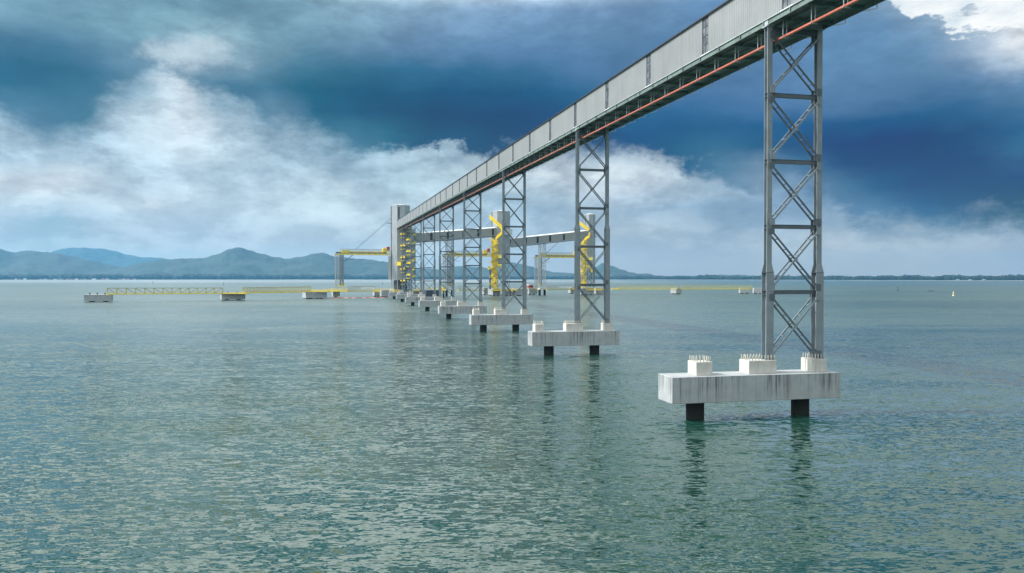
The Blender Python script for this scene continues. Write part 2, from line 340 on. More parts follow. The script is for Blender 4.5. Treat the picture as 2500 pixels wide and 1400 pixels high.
def copy_tree(o, parent=None):
    c = o.copy(); COL.objects.link(c); c.parent = parent
    for ch in [x for x in bpy.data.objects if x.parent == o]: copy_tree(ch, c)
    return c
random.seed(4)

# photo pixel -> point at forward distance Y
def at(x, y, D):
    Xc = (x-1250)/F; U = (700-y)/F
    r = Vector((Xc, cos(TILT)+U*sin(TILT), -sin(TILT)+U*cos(TILT))); k = D/r.y
    return Vector((r.x*k, D, CAMZ + r.z*k))

# ------------------------------------------------------------------ water
WA = (1.7, 2.0, .8)
def water_mat():
    m = bpy.data.materials.new('sea_water'); m.use_nodes = True; nt = m.node_tree; b = nt.nodes['Principled BSDF']
    g = node(nt, 'ShaderNodeTexCoord'); v = g.outputs['Object']
    b.inputs['IOR'].default_value = 1.48
    mpb = node(nt, 'ShaderNodeMapping'); nt.links.new(v, mpb.inputs[0]); mpb.inputs['Rotation'].default_value = (0,0,radians(-20)); mpb.inputs['Scale'].default_value = (.4,1,1)
    big = noi(nt, mpb.outputs[0], .012, 4, .55); med = noi(nt, mpb.outputs[0], .07, 4, .55)
    c = mixc(nt, sstep(nt, big.outputs[0], .35, .65), (.004,.040,.027,1), (.008,.054,.038,1))
    sp0 = node(nt, 'ShaderNodeSeparateXYZ'); nt.links.new(v, sp0.inputs[0])
    # sky reflection put into the base colour: paler far off and to the left
    sky_sheen = mth(nt, 'MULTIPLY', mth(nt, 'MULTIPLY', sstep(nt, sp0.outputs[1], 45, 230, .12, 1), sstep(nt, sp0.outputs[0], 160, -160, .22, 1)), sstep(nt, big.outputs[0], .3, .7, .65, 1.))
    c = mixc(nt, sky_sheen, c, (.078,.122,.118,1))
    # sunlit water painted pale off the left shore, deeper teal off the right one
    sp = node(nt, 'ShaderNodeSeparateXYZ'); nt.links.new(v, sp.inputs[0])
    sunlit_far = mth(nt, 'MULTIPLY', sstep(nt, sp.outputs[1], 1500, 2600), sstep(nt, sp.outputs[0], 1100, -200))
    c = mixc(nt, mth(nt, 'MULTIPLY', sunlit_far, sstep(nt, noi(nt, v, .0015, 4, .6).outputs[0], .3, .6, .5, 1.)), c, (.25,.27,.27,1))
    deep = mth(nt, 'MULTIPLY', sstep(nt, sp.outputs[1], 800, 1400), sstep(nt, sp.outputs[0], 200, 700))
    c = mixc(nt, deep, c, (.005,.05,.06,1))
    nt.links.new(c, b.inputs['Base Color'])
    # wavelet slopes at several sizes, crests running across the wind
    def slopes(rot, sc, scale, detail, rough, amp):
        mp = node(nt, 'ShaderNodeMapping'); nt.links.new(v, mp.inputs[0]); mp.inputs['Rotation'].default_value = (0,0,rot); mp.inputs['Scale'].default_value = sc
        n = noi(nt, mp.outputs[0], scale, detail, rough, .3)
        a = node(nt, 'ShaderNodeVectorMath', operation='SUBTRACT'); nt.links.new(n.outputs[1], a.inputs[0]); a.inputs[1].default_value = (.5,.5,.5)
        m2 = node(nt, 'ShaderNodeVectorMath', operation='MULTIPLY'); nt.links.new(a.outputs[0], m2.inputs[0]); m2.inputs[1].default_value = (amp*.6, amp, 0)
        return m2.outputs[0]
    def vadd(p, q):
        a = node(nt, 'ShaderNodeVectorMath', operation='ADD'); nt.links.new(p, a.inputs[0]); nt.links.new(q, a.inputs[1]); return a.outputs[0]
    sl = vadd(vadd(slopes(radians(-14), (.35,1,1), 5.5, 3, .6, WA[0]), slopes(radians(18), (.36,1,1), 2.8, 3, .55, WA[1])), slopes(radians(-22), (.3,1,1), .6, 3, .5, WA[2]))
    gust = mth(nt, 'MULTIPLY', sstep(nt, big.outputs[0], .38, .62, .40, 1.25), sstep(nt, med.outputs[0], .36, .64, .55, 1.35))
    sc_ = node(nt, 'ShaderNodeVectorMath', operation='SCALE'); nt.links.new(sl, sc_.inputs[0]); nt.links.new(gust, sc_.inputs['Scale'])
    up = vadd(sc_.outputs[0], (lambda c: (setattr(c.inputs[2], 'default_value', 1.0), c.outputs[0])[1])(node(nt, 'ShaderNodeCombineXYZ')))
    nm = node(nt, 'ShaderNodeVectorMath', operation='NORMALIZE'); nt.links.new(up, nm.inputs[0])
    nt.links.new(nm.outputs[0], b.inputs['Normal'])
    far = sstep(nt, mth(nt, 'SQRT', mth(nt, 'MAXIMUM', sp.outputs[1], 0)), 5.5, 22, .03, .28)
    nt.links.new(far, b.inputs['Roughness'])
    return m
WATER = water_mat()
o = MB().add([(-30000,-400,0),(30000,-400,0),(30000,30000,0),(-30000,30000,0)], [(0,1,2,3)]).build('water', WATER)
tag(o, kind='structure')

# ------------------------------------------------------------------ piers and trestles of the long gallery
PHI = .223; OX, OY, SP = 15.24, 64.733, 54.895
U2 = Vector((cos(PHI), sin(PHI), 0)); D2 = Vector((-sin(PHI), cos(PHI), 0)); O2 = Vector((OX, OY, 0))
def G(a, b, z=0): return O2 + U2*a + D2*b + Vector((0,0,z))
ZB = lambda b: 34.42 + .0198*b        # underside of the cladding
ZR = lambda b: 38.22 + .0215*b        # eaves
CW = 2.85
ORD = ['first', 'second', 'third', 'fourth', 'fifth', 'sixth', 'seventh', 'eighth']
def pier(i, long_cap):
    loc = G(0, SP*i)
    t = empty('concrete_pier', loc, PHI,
              'largest concrete pier, nearest the camera, longest cap, on two black piles' if i == 0 else
              f'stained concrete pier on black piles under the {ORD[i]} steel trestle from the camera', 'pier', 'concrete piers carrying the long gallery')
    x0, x1 = (-1.985, 13.92) if long_cap else (0, 14.10)
    MB().box(x0, x1, 0, CW, 1.49, 3.71).build('cap_beam', CONC, t, bevel=.03)
    for px in ((.77, 10.85) if long_cap else (3.0, 10.45)):
        MB().tube([(px, 1.42, -4), (px, 1.42, 1.488)], .77, 24).build('pile', PILE, t, smooth=False)
    peds = ((.48, 1.98), (5.38, 8.03), (11.45, 12.9)) if long_cap else ((.62, 2.05), (5.56, 8.28), (11.8, 13.15))
    for (p0, p1) in peds:
        pd = MB().box(p0, p1, .6, 2.25, 3.712, 4.86).build('pedestal', CONC2, t, bevel=.02)
        nx = max(4, int((p1-p0)/.27)); pts = []
        for k in range(nx):
            xx = p0+.14+(p1-p0-.28)*k/(nx-1); pts += [(xx, .75), (xx, 2.1)]
        for yy in (1.1, 1.42, 1.75): pts += [(p0+.14, yy), (p1-.14, yy)]
        if i < 5:
            for (xx, yy) in pts:
                MB().tube([(xx, yy, 4.862), (xx, yy, 5.3)], .045, 6).build('anchor_bolt', BOLT, pd)
    return t
for i in range(8): pier(i, i == 0)

def hsec(cx, cy, w_, h_, tf, tw):
    a, b = w_/2, h_/2
    return [(cx-a,cy-b),(cx+a,cy-b),(cx+a,cy-b+tf),(cx+tw/2,cy-b+tf),(cx+tw/2,cy+b-tf),(cx+a,cy+b-tf),(cx+a,cy+b),(cx-a,cy+b),(cx-a,cy+b-tf),(cx-tw/2,cy+b-tf),(cx-tw/2,cy-b+tf),(cx-a,cy-b+tf)]
def trestle(i):
    b0 = SP*i; ztop = ZB(b0+1.4) - .62; npan = 5 if i < 3 else 6
    hz = 12.5 if i == 0 else 19.6; base = 4.862
    t = empty('steel_trestle', G(0, b0), PHI, f'{"tallest looking grey steel trestle" if i==0 else "grey cross-braced steel trestle"}, {ORD[i]} from the camera along the gallery, on its concrete pier', 'trestle', 'steel trestles under the long gallery')
    xs = (7.62, 12.52); cy = 1.42
    zs = [base + (ztop-base)*k/npan for k in range(npan+1)] if i else [base, 10.73, 16.48, 22.18, 27.95, ztop]
    for cx in xs:
        rings = []
        for (z, w_, h_) in ((base, .72, .80), (hz, .72, .80), (hz+.75, .47, .54), (ztop, .47, .54)):
            rings.append([(x, y, z) for x, y in hsec(cx, cy, w_, h_, .05, .05)])
        c = MB().loft(rings).build('column', STEEL, t)
        st = MB()
        for z in zs[1:-1]:
            wd = .72 if z < hz else .47; hh = .80 if z < hz else .54
            for dz in (-.17, .17): st.box(cx-wd/2+.01, cx+wd/2-.01, cy-hh/2+.055, cy+hh/2-.055, z+dz-.015, z+dz+.015)
        st.box(cx-.38, cx+.38, cy-.42, cy+.42, hz-.04, hz)
        st.build('stiffener', STEELD, c)
        sp = MB(); zz = hz+5.3
        sp.box(cx-.22, cx+.22, cy-.295, cy-.272, zz, zz+1.2)
        for a in (-.15,-.05,.05,.15):
            for k in range(8): sp.box(cx+a-.015, cx+a+.015, cy-.315, cy-.296, zz+.1+k*.14, zz+.14+k*.14)
        sp.build('splice_plate', STEEL, c)
        MB().box(cx-.42, cx+.42, cy-.5, cy+.5, base+.001, base+.05).build('base_plate', STEELD, c)
        MB().box(cx-.36, cx+.36, cy-.42, cy+.42, ztop+.001, ztop+.10).box(cx-.22, cx+.22, cy-.28, cy+.28, ztop+.101, ztop+.5).build('bearing', GALV, c)
    for z in zs[1:-1]:
        e = .37 if z < hz else .26
        MB().loft([[(x, cy+y, z+q) for y, q in hsec(0, 0, .30, .36, .03, .2)] for x in (xs[0]+.03, xs[1]-.03)]).build('cross_beam', STEELD, t)
    MB().loft([[(x, cy+y, ztop-.25+q) for y, q in hsec(0, 0, .4, .5, .04, .26)] for x in (xs[0]+.03, xs[1]-.03)]).build('head_beam', STEELD, t)
    for k in range(npan):
        z0, z1 = zs[k]+.22, zs[k+1]-.22
        if k == npan-1: z1 -= .3
        for s in (1, -1):
            xa, xb = (xs[0], xs[1]) if s > 0 else (xs[1], xs[0])
            mb = MB()
            yo = (.36, .41)[s > 0] + (.08 if z1 < hz+1 else 0)
            for yy in (-yo, yo): mb.bar((xa, cy+yy, z0), (xb, cy+yy, z1), .09 if yy < 0 else .08, .14)
            for yy in (-yo-.05, yo+.05):
                for f in (.035, .5, .965):
                    x = xa+(xb-xa)*f; z = z0+(z1-z0)*f; g_ = .24 if f != .5 else .17
                    if s > 0 or f != .5: mb.box(x-g_, x+g_, cy+yy-.012, cy+yy+.012, z-g_*1.25, z+g_*1.25)
            n = 6
            for q in range(1, n):
                f = q/n
                if abs(f-.5) < .03: f += .07
                x = xa+(xb-xa)*f; z = z0+(z1-z0)*f
                mb.bar((x, cy-yo+.03, z), (x, cy+yo-.03, z), .065)
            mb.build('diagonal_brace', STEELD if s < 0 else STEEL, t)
for i in range(8): trestle(i)

# ------------------------------------------------------------------ the long gallery
KB, KR = .0198, .0215
B0, B1 = -110.0, 424.0
AL, AR = 7.50, 12.95
gal = empty('conveyor_gallery', G(0, 0), PHI, 'long grey clad conveyor gallery with orange pipe below, high on steel trestles', 'conveyor')
def slab(mb, x0, x1, y0, y1, lo, hi):         # lo, hi: functions of y
    return mb.add([(x,y,f(y)) for f in (lo, hi) for x,y in ((x0,y0),(x1,y0),(x1,y1),(x0,y1))],
                  [(0,3,2,1),(4,5,6,7),(0,1,5,4),(1,2,6,5),(2,3,7,6),(3,0,4,7)])
wins = [13.1 + 14.65*k for k in range(-8, 28)]
edges = [B0] + [v for wv in wins for v in (wv-.70, wv+.70)] + [B1]
for k in range(0, len(edges), 2):
    a, b = edges[k], edges[k+1]
    slab(MB(), AL, AL+.08, a, b, lambda y: ZB(y)+.12, lambda y: ZR(y)).build('wall_panel', CLAD, gal)
for wv in wins:
    wp = slab(MB(), AL+.07, AL+.10, wv-.698, wv+.698, lambda y: ZB(y)+.12, lambda y: ZR(y)).build('window_strip', GLASS, gal)
    fr = MB()
    for q in (.0, .26, .5, .76, 1.0):
        zf = (lambda q: (lambda y: ZB(y)+.14+(ZR(y)-ZB(y)-.2)*q))(q)
        slab(fr, AL+.02, AL+.068, wv-.66, wv+.66, zf, lambda y, zf=zf: zf(y)+.05)
    slab(fr, AL+.01, AL+.067, wv-.69, wv-.62, lambda y: ZB(y)+.13, lambda y: ZR(y)-.01)
    slab(fr, AL+.01, AL+.067, wv+.62, wv+.69, lambda y: ZB(y)+.13, lambda y: ZR(y)-.01)
    slab(fr, AL+.02, AL+.066, wv-.06, wv, lambda y: ZB(y)+.13, lambda y: ZR(y)-.01)
    fr.build('window_frame', STEELD, wp)
    slab(MB(), AL-.05, AL, wv-.95, wv+.95, lambda y: ZB(y)+.02, lambda y: ZB(y)+.14).build('window_sill', WHITE, wp)
slab(MB(), AR-.08, AR, B0, B1, lambda y: ZB(y)+.12, lambda y: ZR(y)).build('far_wall', CLAD, gal)
rf = MB(); xm = (AL+AR)/2
for y in (B0-.2, B1): pass
rf.loft([[(AL-.12,y,ZR(y)+.005),(xm,y,ZR(y)+.45),(AR+.12,y,ZR(y)+.005),(AR+.12,y,ZR(y)+.06),(xm,y,ZR(y)+.51),(AL-.12,y,ZR(y)+.06)] for y in (B0-.2, B1)])
rf.build('roof', ROOF, gal)
slab(MB(), AL-.22, AL-.121, B0-.2, B1, lambda y: ZR(y)-.02, lambda y: ZR(y)+.09).build('gutter', DARK, gal)
slab(MB(), AL-.03, AL+.03, B0, B1, lambda y: ZB(y)+.05, lambda y: ZB(y)+.119).build('flashing', FLASH, gal)
eb = MB()
slab(eb, AL-.02, AL+.03, B0, B1, lambda y: ZB(y)-.50, lambda y: ZB(y)+.048)
slab(eb, AL-.12, AL-.021, B0, B1, lambda y: ZB(y)-.50, lambda y: ZB(y)-.45)
slab(eb, AL-.12, AL-.021, B0, B1, lambda y: ZB(y)-.03, lambda y: ZB(y)+.02)
y = B0+2
STN = 4.07
while y < B1:
    slab(eb, AL-.14, AL-.022, y-.05, y+.05, lambda q: ZB(q)-.52, lambda q: ZB(q)+.03); y += STN
eb.build('edge_beam', GREEN, gal)
slab(MB(), AR-.05, AR+.0, B0, B1, lambda y: ZB(y)-.5, lambda y: ZB(y)+.11).build('edge_beam', GREEN, gal)
slab(MB(), AL+.031, AR-.051, B0, B1, lambda y: ZB(y)-.06, lambda y: ZB(y)).build('floor_deck', UNDER, gal)
js = MB(); stations = [0.0 + STN*k for k in range(-3, 103)]
for y in [STN*k for k in range(-26, 103)]:
    slab(js, AL+.032, AR-.052, y-.06, y+.06, lambda q: ZB(q)-.42, lambda q: ZB(q)-.061)
for x in (8.9, 10.3, 11.6): slab(js, x-.05, x+.05, B0, B1, lambda q: ZB(q)-.30, lambda q: ZB(q)-.062)
js.build('floor_framing', GREEN, gal)
PA, PD = 8.40, 1.72
MB().tube([G(0,0,0)*0 + Vector((PA, y, ZB(y)-PD)) for y in (B0, -20, 100, 220, B1)], .13, 12).build('water_pipe', PIPE, gal, smooth=True)
def hanger(mb, y):
    for dx in (-.42, .16):
        mb.bar((PA+dx*.6, y, ZB(y)-.40), (PA+dx*.6, y, ZB(y)-PD-.02), .06)
    mb.bar((PA-.36, y, ZB(y)-PD-.16), (PA+.3, y, ZB(y)-PD-.16), .08)
def bracket(mb, y):
    mb.bar((AR+.01, y, ZB(y)-.50), (AR+1.25, y, ZB(y)-.22), .07)
    mb.bar((AR+1.25, y, ZB(y)-.22), (AR+1.25, y, ZB(y)+.12), .07)
    mb.bar((AR+.01, y, ZB(y)+.06), (AR+1.25, y, ZB(y)+.08), .07)
for (nm, fn, m) in (('pipe_hanger', hanger, GALV), ('outrigger_bracket', bracket, GALV)):
    for k, y in enumerate(stations[:94]):
        mb = MB(); fn(mb, y); mb.build(nm, m, gal)
    mb = MB()
    for y in stations[94:]: fn(mb, y)
    tag(mb.build(nm, m, gal), kind='stuff')
slab(MB(), AR+.35, AR+.55, B0, B1, lambda y: ZB(y)+.125, lambda y: ZB(y)+.16).build('cable_tray', GALV, gal)

# ------------------------------------------------------------------ transfer towers
def octo(cx, cy, r, rot, z): return [(cx + r*cos(rot+2*pi*k/8), cy + r*sin(rot+2*pi*k/8), z) for k in range(8)]
def transfer_tower(loc, r, rot, zbot, ztop, label, seam_k):
    t = empty('transfer_tower', (loc[0], loc[1], 0), 0, label, 'tower', 'clad transfer towers on the water')
    b = MB().loft([octo(0,0,r,rot,zbot), octo(0,0,r,rot,ztop)]).build('cladding', TCLAD, t)
    MB().loft([octo(0,0,r*1.015,rot,ztop+.001), octo(0,0,r*1.015,rot,ztop+.35), octo(0,0,.3,rot,ztop+1.3)]).build('roof', FLASH, t)
    for k in seam_k:
        p = Vector(octo(0,0,r*1.004,rot,0)[k])
        MB().box(p.x-.22, p.x+.22, p.y-.12, p.y+.25, zbot, ztop-.2).build('corner_seam', DARK, b)
    # open steel base
    n = 8
    for k in range(n):
        p, q = Vector(octo(0,0,r*.93,rot,0)[k]), Vector(octo(0,0,r*.93,rot,0)[(k+1)%n])
        MB().bar((p.x,p.y,5.0), (p.x,p.y,zbot-.01), .45).build('leg', GALV, t)
        if k % 2 == 0 or zbot > 14:
            m_ = MB(); lv = [5.2, (5.2+zbot)/2, zbot-.1] if zbot > 14 else [5.2, zbot-.1]
            for j in range(len(lv)-1):
                m_.bar((p.x,p.y,lv[j]), (q.x,q.y,lv[j+1]), .22); m_.bar((q.x,q.y,lv[j]), (p.x,p.y,lv[j+1]), .22); m_.bar((p.x,p.y,lv[j+1]), (q.x,q.y,lv[j+1]), .22)
            m_.build('bracing', STEELD, t)
    return t
def cap(loc, rz, L, Wd, z0, z1, label, piles=2, m=CONC, group=None, name='mooring_dolphin', cat='dolphin', deck=True):
    t = empty(name, (loc[0], loc[1], 0), rz, label, cat, group)
    MB().box(-L/2, L/2, 0, Wd, z0, z1).build('concrete_cap', m, t, bevel=.05)
    for k in range(piles):
        x = -L/2 + L*(k+.5)/piles
        for yy in ((1.3, Wd-1.3) if Wd > 5 else (Wd/2,)):
            MB().tube([(x,yy,-4),(x,yy,z0-.002)], .75, 12).build('pile', PILE, t)
    return t
def Wp(x, y, D): return at(x, y, D)
T1 = Vector((-69.9, 486, 0)); T2 = Vector((-7.2, 515, 0)); T3 = Vector((54.9, 548, 0))
tt1 = transfer_tower(T1, 6.25, radians(-90-11), 10.6, 56.8, 'tall silver octagonal tower where the long gallery ends', (7,))
# windows strip, lower side housing
MB().box(-.4, .4, -6.55, -6.2, 48.5, 55.8).build('window_strip', DARK, tt1)
MB().loft([octo(0,0,4.3,.2,5), octo(0,0,4.3,.2,10.5)]).build('shade_infill', NAVY, tt1)  # dark infill standing for the shade inside the open base
MB().box(-7.2, -4.6, -3, 2.5, 11, 25.5).build('pivot_housing', GALV, tt1)
MB().box(-6.9,-5.2,-1.5,1.5,11,25).build('stair_shaft', FLASH, tt1)
tt2 = transfer_tower(T2, 6.4, radians(-90-22.5), 21.5, 55.6, 'silver octagonal tower behind the third trestle, tall yellow stair on its left', (7,))
MB().box(1.5, 7.4, -8.2, -5.9, 40.2, 43.8).build('machine_house', GALV, tt2)
tt3 = transfer_tower(T3, 3.95, radians(-90-14), 17.9, 56.3, 'narrow silver tower furthest right, seen between the second trestle legs', (7,))
MB().bar((-8.6,0,39),(-8.6,0,50.5), .4).build('mast', STEELD, tt3)

# ------------------------------------------------------------------ secondary galleries with a support each
def small_gallery(p, q, w_, h_, label, wins_, sup_f, group):
    p = Vector(p); q = Vector(q); L = (q-p).xy.length; rz = atan2(q.y-p.y, q.x-p.x); k = (q.z-p.z)/L
    t = empty('connecting_gallery', (p.x, p.y, 0), rz, label, 'conveyor', group)
    MB().add([(x, y, p.z+k*x+z) for z in (0, h_) for x, y in ((0,-w_/2),(L,-w_/2),(L,w_/2),(0,w_/2))],
             [(0,3,2,1),(4,5,6,7),(0,1,5,4),(1,2,6,5),(2,3,7,6),(3,0,4,7)]).build('wall', CLADX, t)
    MB().add([(x, y*1.06, p.z+k*x+h_+z+.02+(.0 if abs(y) > .1 else .6)) for z in (0, .35) for x, y in ((0,-w_/2),(L,-w_/2),(L,0),(L,w_/2),(0,w_/2),(0,0))],
             [(0,1,2,5),(5,2,3,4),(6,7,8,11),(11,8,9,10),(0,1,7,6),(3,4,10,9),(1,2,8,7),(2,3,9,8),(4,5,11,10),(5,0,6,11)]).build('roof', WHITE, t)
    for f in wins_:
        x = L*f; MB().add([(xx, -w_/2-dy, p.z+k*xx+z) for dy in (0.01,.06) for xx, z in ((x-.75,.5),(x+.75,.5),(x+.75,h_-.2),(x-.75,h_-.2))],
                          [(0,1,2,3),(4,5,6,7),(0,1,5,4),(1,2,6,5),(2,3,7,6),(3,0,4,7)]).build('window_strip', DARK, t)
    MB().bar((0,-w_/2,p.z-.35),(L,-w_/2,q.z-.35), .25, .5).build('edge_beam', STEELD, t)
    MB().bar((0,-w_/2,p.z-1.6),(L,-w_/2,q.z-1.6), .18).build('service_pipe', WHITE, t)
    return t
CLADX = mat('grey_cladding_sheet', (.30,.32,.33), .5, .15, .06, .2, wave_bump(0, 2*pi/.5, .04))
def lattice(mb, x0, x1, y0, y1, z0, z1, n, w_=.28, wb=.14):
    for x in (x0, x1):
        for y in (y0, y1): mb.bar((x,y,z0),(x,y,z1), w_)
    for k in range(n):
        a = z0+(z1-z0)*k/n; b = z0+(z1-z0)*(k+1)/n
        for y in (y0, y1):
            mb.bar((x0,y,a),(x1,y,b), wb); mb.bar((x1,y,a),(x0,y,b), wb); mb.bar((x0,y,b),(x1,y,b), wb)
        for x in (x0, x1):
            mb.bar((x,y0,a),(x,y1,b), wb); mb.bar((x,y0,b),(x,y1,b), wb)
small_gallery((T1.x+5.5, T1.y+2, 34.2), (T2.x-3.5, T2.y-3, 39.6), 4.5, 5.0, 'grey connecting gallery rising from the left tower to the middle tower',
              [((1053-1005)/(1213-1005)), (1092-1005)/208, (1130-1005)/208, (1166-1005)/208, .95], .4, 'galleries between the towers')
small_gallery((T2.x+5.5, T2.y+1.5, 32.6), (T3.x-3.4, T3.y-1, 39.7), 4.5, 5.0, 'grey connecting gallery with bright roof rising to the right tower',
              [(1285-1252)/178, (1312-1252)/178, (1341-1252)/178, (1374-1252)/178, .86], .4, 'galleries between the towers')
RB = radians(23.2); SR = radians(-24)
for (x, Yd, zt, lab) in ((1097, 501, 36.0, 'lattice support mast under the gallery between the left and middle towers'), (1323.5, 529, 35.0, 'pale lattice support mast under the bright roofed gallery')):
    p = at(x, 680, Yd)
    t = empty('support_mast', (p.x, p.y, 0), RB, lab, 'mast', 'lattice masts under the small galleries')
    mb = MB(); lattice(mb, -2.0, 2.0, -1.4, 1.4, 4.9, zt, 8, .34, .16); mb.build('lattice_frame', GALV if x > 1200 else STEEL, t)
    MB().box(-2.6, 2.6, -1.8, 1.8, 3.9, 4.88).build('foundation_block', CONC2, t)
    for xx in (-1.9, 1.9): MB().tube([(xx,0,-4),(xx,0,3.898)], .8, 12).build('pile', PILE, t)

# ------------------------------------------------------------------ yellow access stairs
def stair(loc, rz, w_, z0, z1, n, label, top=None, flip=1):
    t = empty('access_stair', (loc[0], loc[1], 0), rz, label, 'stair', 'yellow stairs beside the towers')
    fr = MB()
    for x in (-w_/2, w_/2): fr.bar((x, .9, z0), (x, .9, z1), .4)
    fr.build('frame', YEL if flip != 2 else BLUE, t)
    dz = (z1-z0)/n
    for k in range(n):
        a = z0+dz*k; s = 1 if (k+(flip < 0)) % 2 else -1
        f = MB()
        xa, xb = -s*w_*.42, s*w_*.42
        for yy in (-1.0, -.2):
            f.bar((xa,yy,a), (xb,yy,a+dz), .14, .40)
            f.bar((xa,yy,a+1.1), (xb,yy,a+dz+1.1), .17)
            f.bar((xa,yy,a+.65), (xb,yy,a+dz+.65), .12)
            for q in range(5):
                x = xa+(xb-xa)*q/4; z = a+dz*q/4; f.bar((x,yy,z),(x,yy,z+1.1), .13)
        for q in range(9):
            x = xa+(xb-xa)*q/8; z = a+dz*q/8; f.box(x-.18, x+.18, -.95, -.25, z, z+.06)
        f.build('flight', YEL if flip != 2 else BLUE, t)
        g_ = MB()
        for yy in (.1, .8): g_.bar((-xa,yy,a), (-xb,yy,a+dz), .14, .38); g_.bar((-xa,yy,a+1.0), (-xb,yy,a+dz+1.0), .16)
        if flip != 2: g_.build('return_flight', YEL, t)
        l = MB(); x0, x1 = (xb-.9, xb+1.3) if s > 0 else (xb-1.3, xb+.9)
        l.box(x0, x1, -1.3, 1.1, a+dz-.32, a+dz)
        for z in (.55, 1.1):
            l.bar((x0,-1.3,a+dz+z),(x1,-1.3,a+dz+z), .17); l.bar((x0 if s < 0 else x1,-1.3,a+dz+z),(x0 if s < 0 else x1,1.1,a+dz+z), .09)
        for x in (x0, x1): l.bar((x,-1.3,a+dz),(x,-1.3,a+dz+1.1), .09)
        if flip == 2:
            l.box(x0-.6, x1+.6, -1.9, -1.35, a+dz-.3, a+dz+.45); l.box(x0-.8, x0+1.6, -1.2, .2, a+dz-2.2, a+dz-1.9)
        l.build('landing', YEL, t)
    return t
def boomarm(t, p, q, m=YEL, w_=1.6, name='stair_arm'):
    mb = MB(); p = Vector(p); q = Vector(q); d = q-p
    n = 6
    for yy in (-.7, .7):
        o_ = Vector((0,yy,0)); up = Vector((0,0,w_))
        mb.bar(p+o_, q+o_, .3, .55); mb.bar(p+o_+up, q+o_+up, .3); mb.bar(p+o_+up*.5, q+o_+up*.5, .18)
        for k in range(n):
            mb.bar(p+o_+d*(k/n), p+o_+up+d*((k+1)/n), .16); mb.bar(p+o_+up+d*(k/n), p+o_+d*(k/n), .16)
    mb.bar(p, q, 1.4, .12)
    return mb.build(name, m, t)
# middle tower stair
p = at(1206.5, 680, 505); s2_ = stair((p.x, p.y, 0), SR, 3.9, 5.2, 36.6, 13, 'tall yellow zigzag stair on the left face of the middle tower')
boomarm(s2_, (1.5,0,37), (6.0,0,40.5)); boomarm(s2_, (6.0,0,40.5), (5.5,0,43.6)); boomarm(s2_, (5.5,0,43.8), (-3.3,0,51.2), w_=1.8)
boomarm(s2_, (2,0,25.2), (7,0,25.2), YEL2, 1.6, 'service_platform'); 
mb = MB(); arc = [Vector((1.8+5*sin(a), 0, 15.5+5.2*cos(a))) for a in [k*pi/2/6 for k in range(7)]]
for a, b in zip(arc, arc[1:]): mb.bar(a, b, 1.2, .9, up=(0,1,0))
mb.build('curved_chute', YEL, s2_)
MB().box(-3.8, 0, -2, 2, 17.6, 18.4).box(-3.9,-3.7,-2,2,18.4,19.4).build('service_platform', YEL, s2_)
MB().bar((-3, 0, 4.5), (-3, 0, 17.5), .9).build('post', STEELD, s2_)
p = at(1424, 680, 538); s3_ = stair((p.x, p.y, 0), SR, 3.3, 5.2, 37.2, 13, 'slimmer yellow zigzag stair beside the narrow right tower', flip=-1)
boomarm(s3_, (.5,0,37.4), (5.0,0,40.5)); boomarm(s3_, (5,0,40.5), (4.0,0,44.5)); boomarm(s3_, (4.5,0,44), (-2.6,0,49.3), w_=1.7)
MB().box(5.2, 9, -2, 2, 40.2, 40.8).box(5.8,8.2,-1.2,1.2,40.801,43.4).build('machine_house', STEELD, s3_)
boomarm(s3_, (2,0,24.6), (7,0,24.6), YEL2, 1.4, 'service_platform')
mb = MB(); arc = [Vector((1.6+4.6*sin(a), 0, 15.8+4.6*cos(a))) for a in [k*pi/2/6 for k in range(7)]]
for a, b in zip(arc, arc[1:]): mb.bar(a, b, 1.1, .8, up=(0,1,0))
mb.build('curved_chute', YEL, s3_)
# left tower: blue-grey stair frame with yellow landings
p = at(994, 680, 478); s1_ = stair((p.x, p.y, 0), SR, 4.4, 6.5, 42.5, 10, 'yellow stair in a blue-grey frame right of the left tower', flip=2)
mb = MB(); lattice(mb, -3.8, 2.6, 1.3, 5.2, 5.0, 43, 7, .35, .16); mb.build('steel_frame', BLUE, s1_)
MB().box(-3.6, 2.4, 2.2, 4.8, 12.0, 42.0).build('clad_core', GALV, s1_)
MB().box(-5.9,-3.2,-2.2,-.8,19.5,21.8).build('service_platform', YEL, s1_)
for z in (12.4, 17, 22.5, 27.5, 33, 38): MB().box(2.6, 5.4, -1, 1.5, z, z+.5).box(5.2,5.4,-1,1.5,z+.5,z+1.5).bar((2.6,-1,z-2.4),(5.3,-1,z), .22).build('balcony', YEL2, s1_)

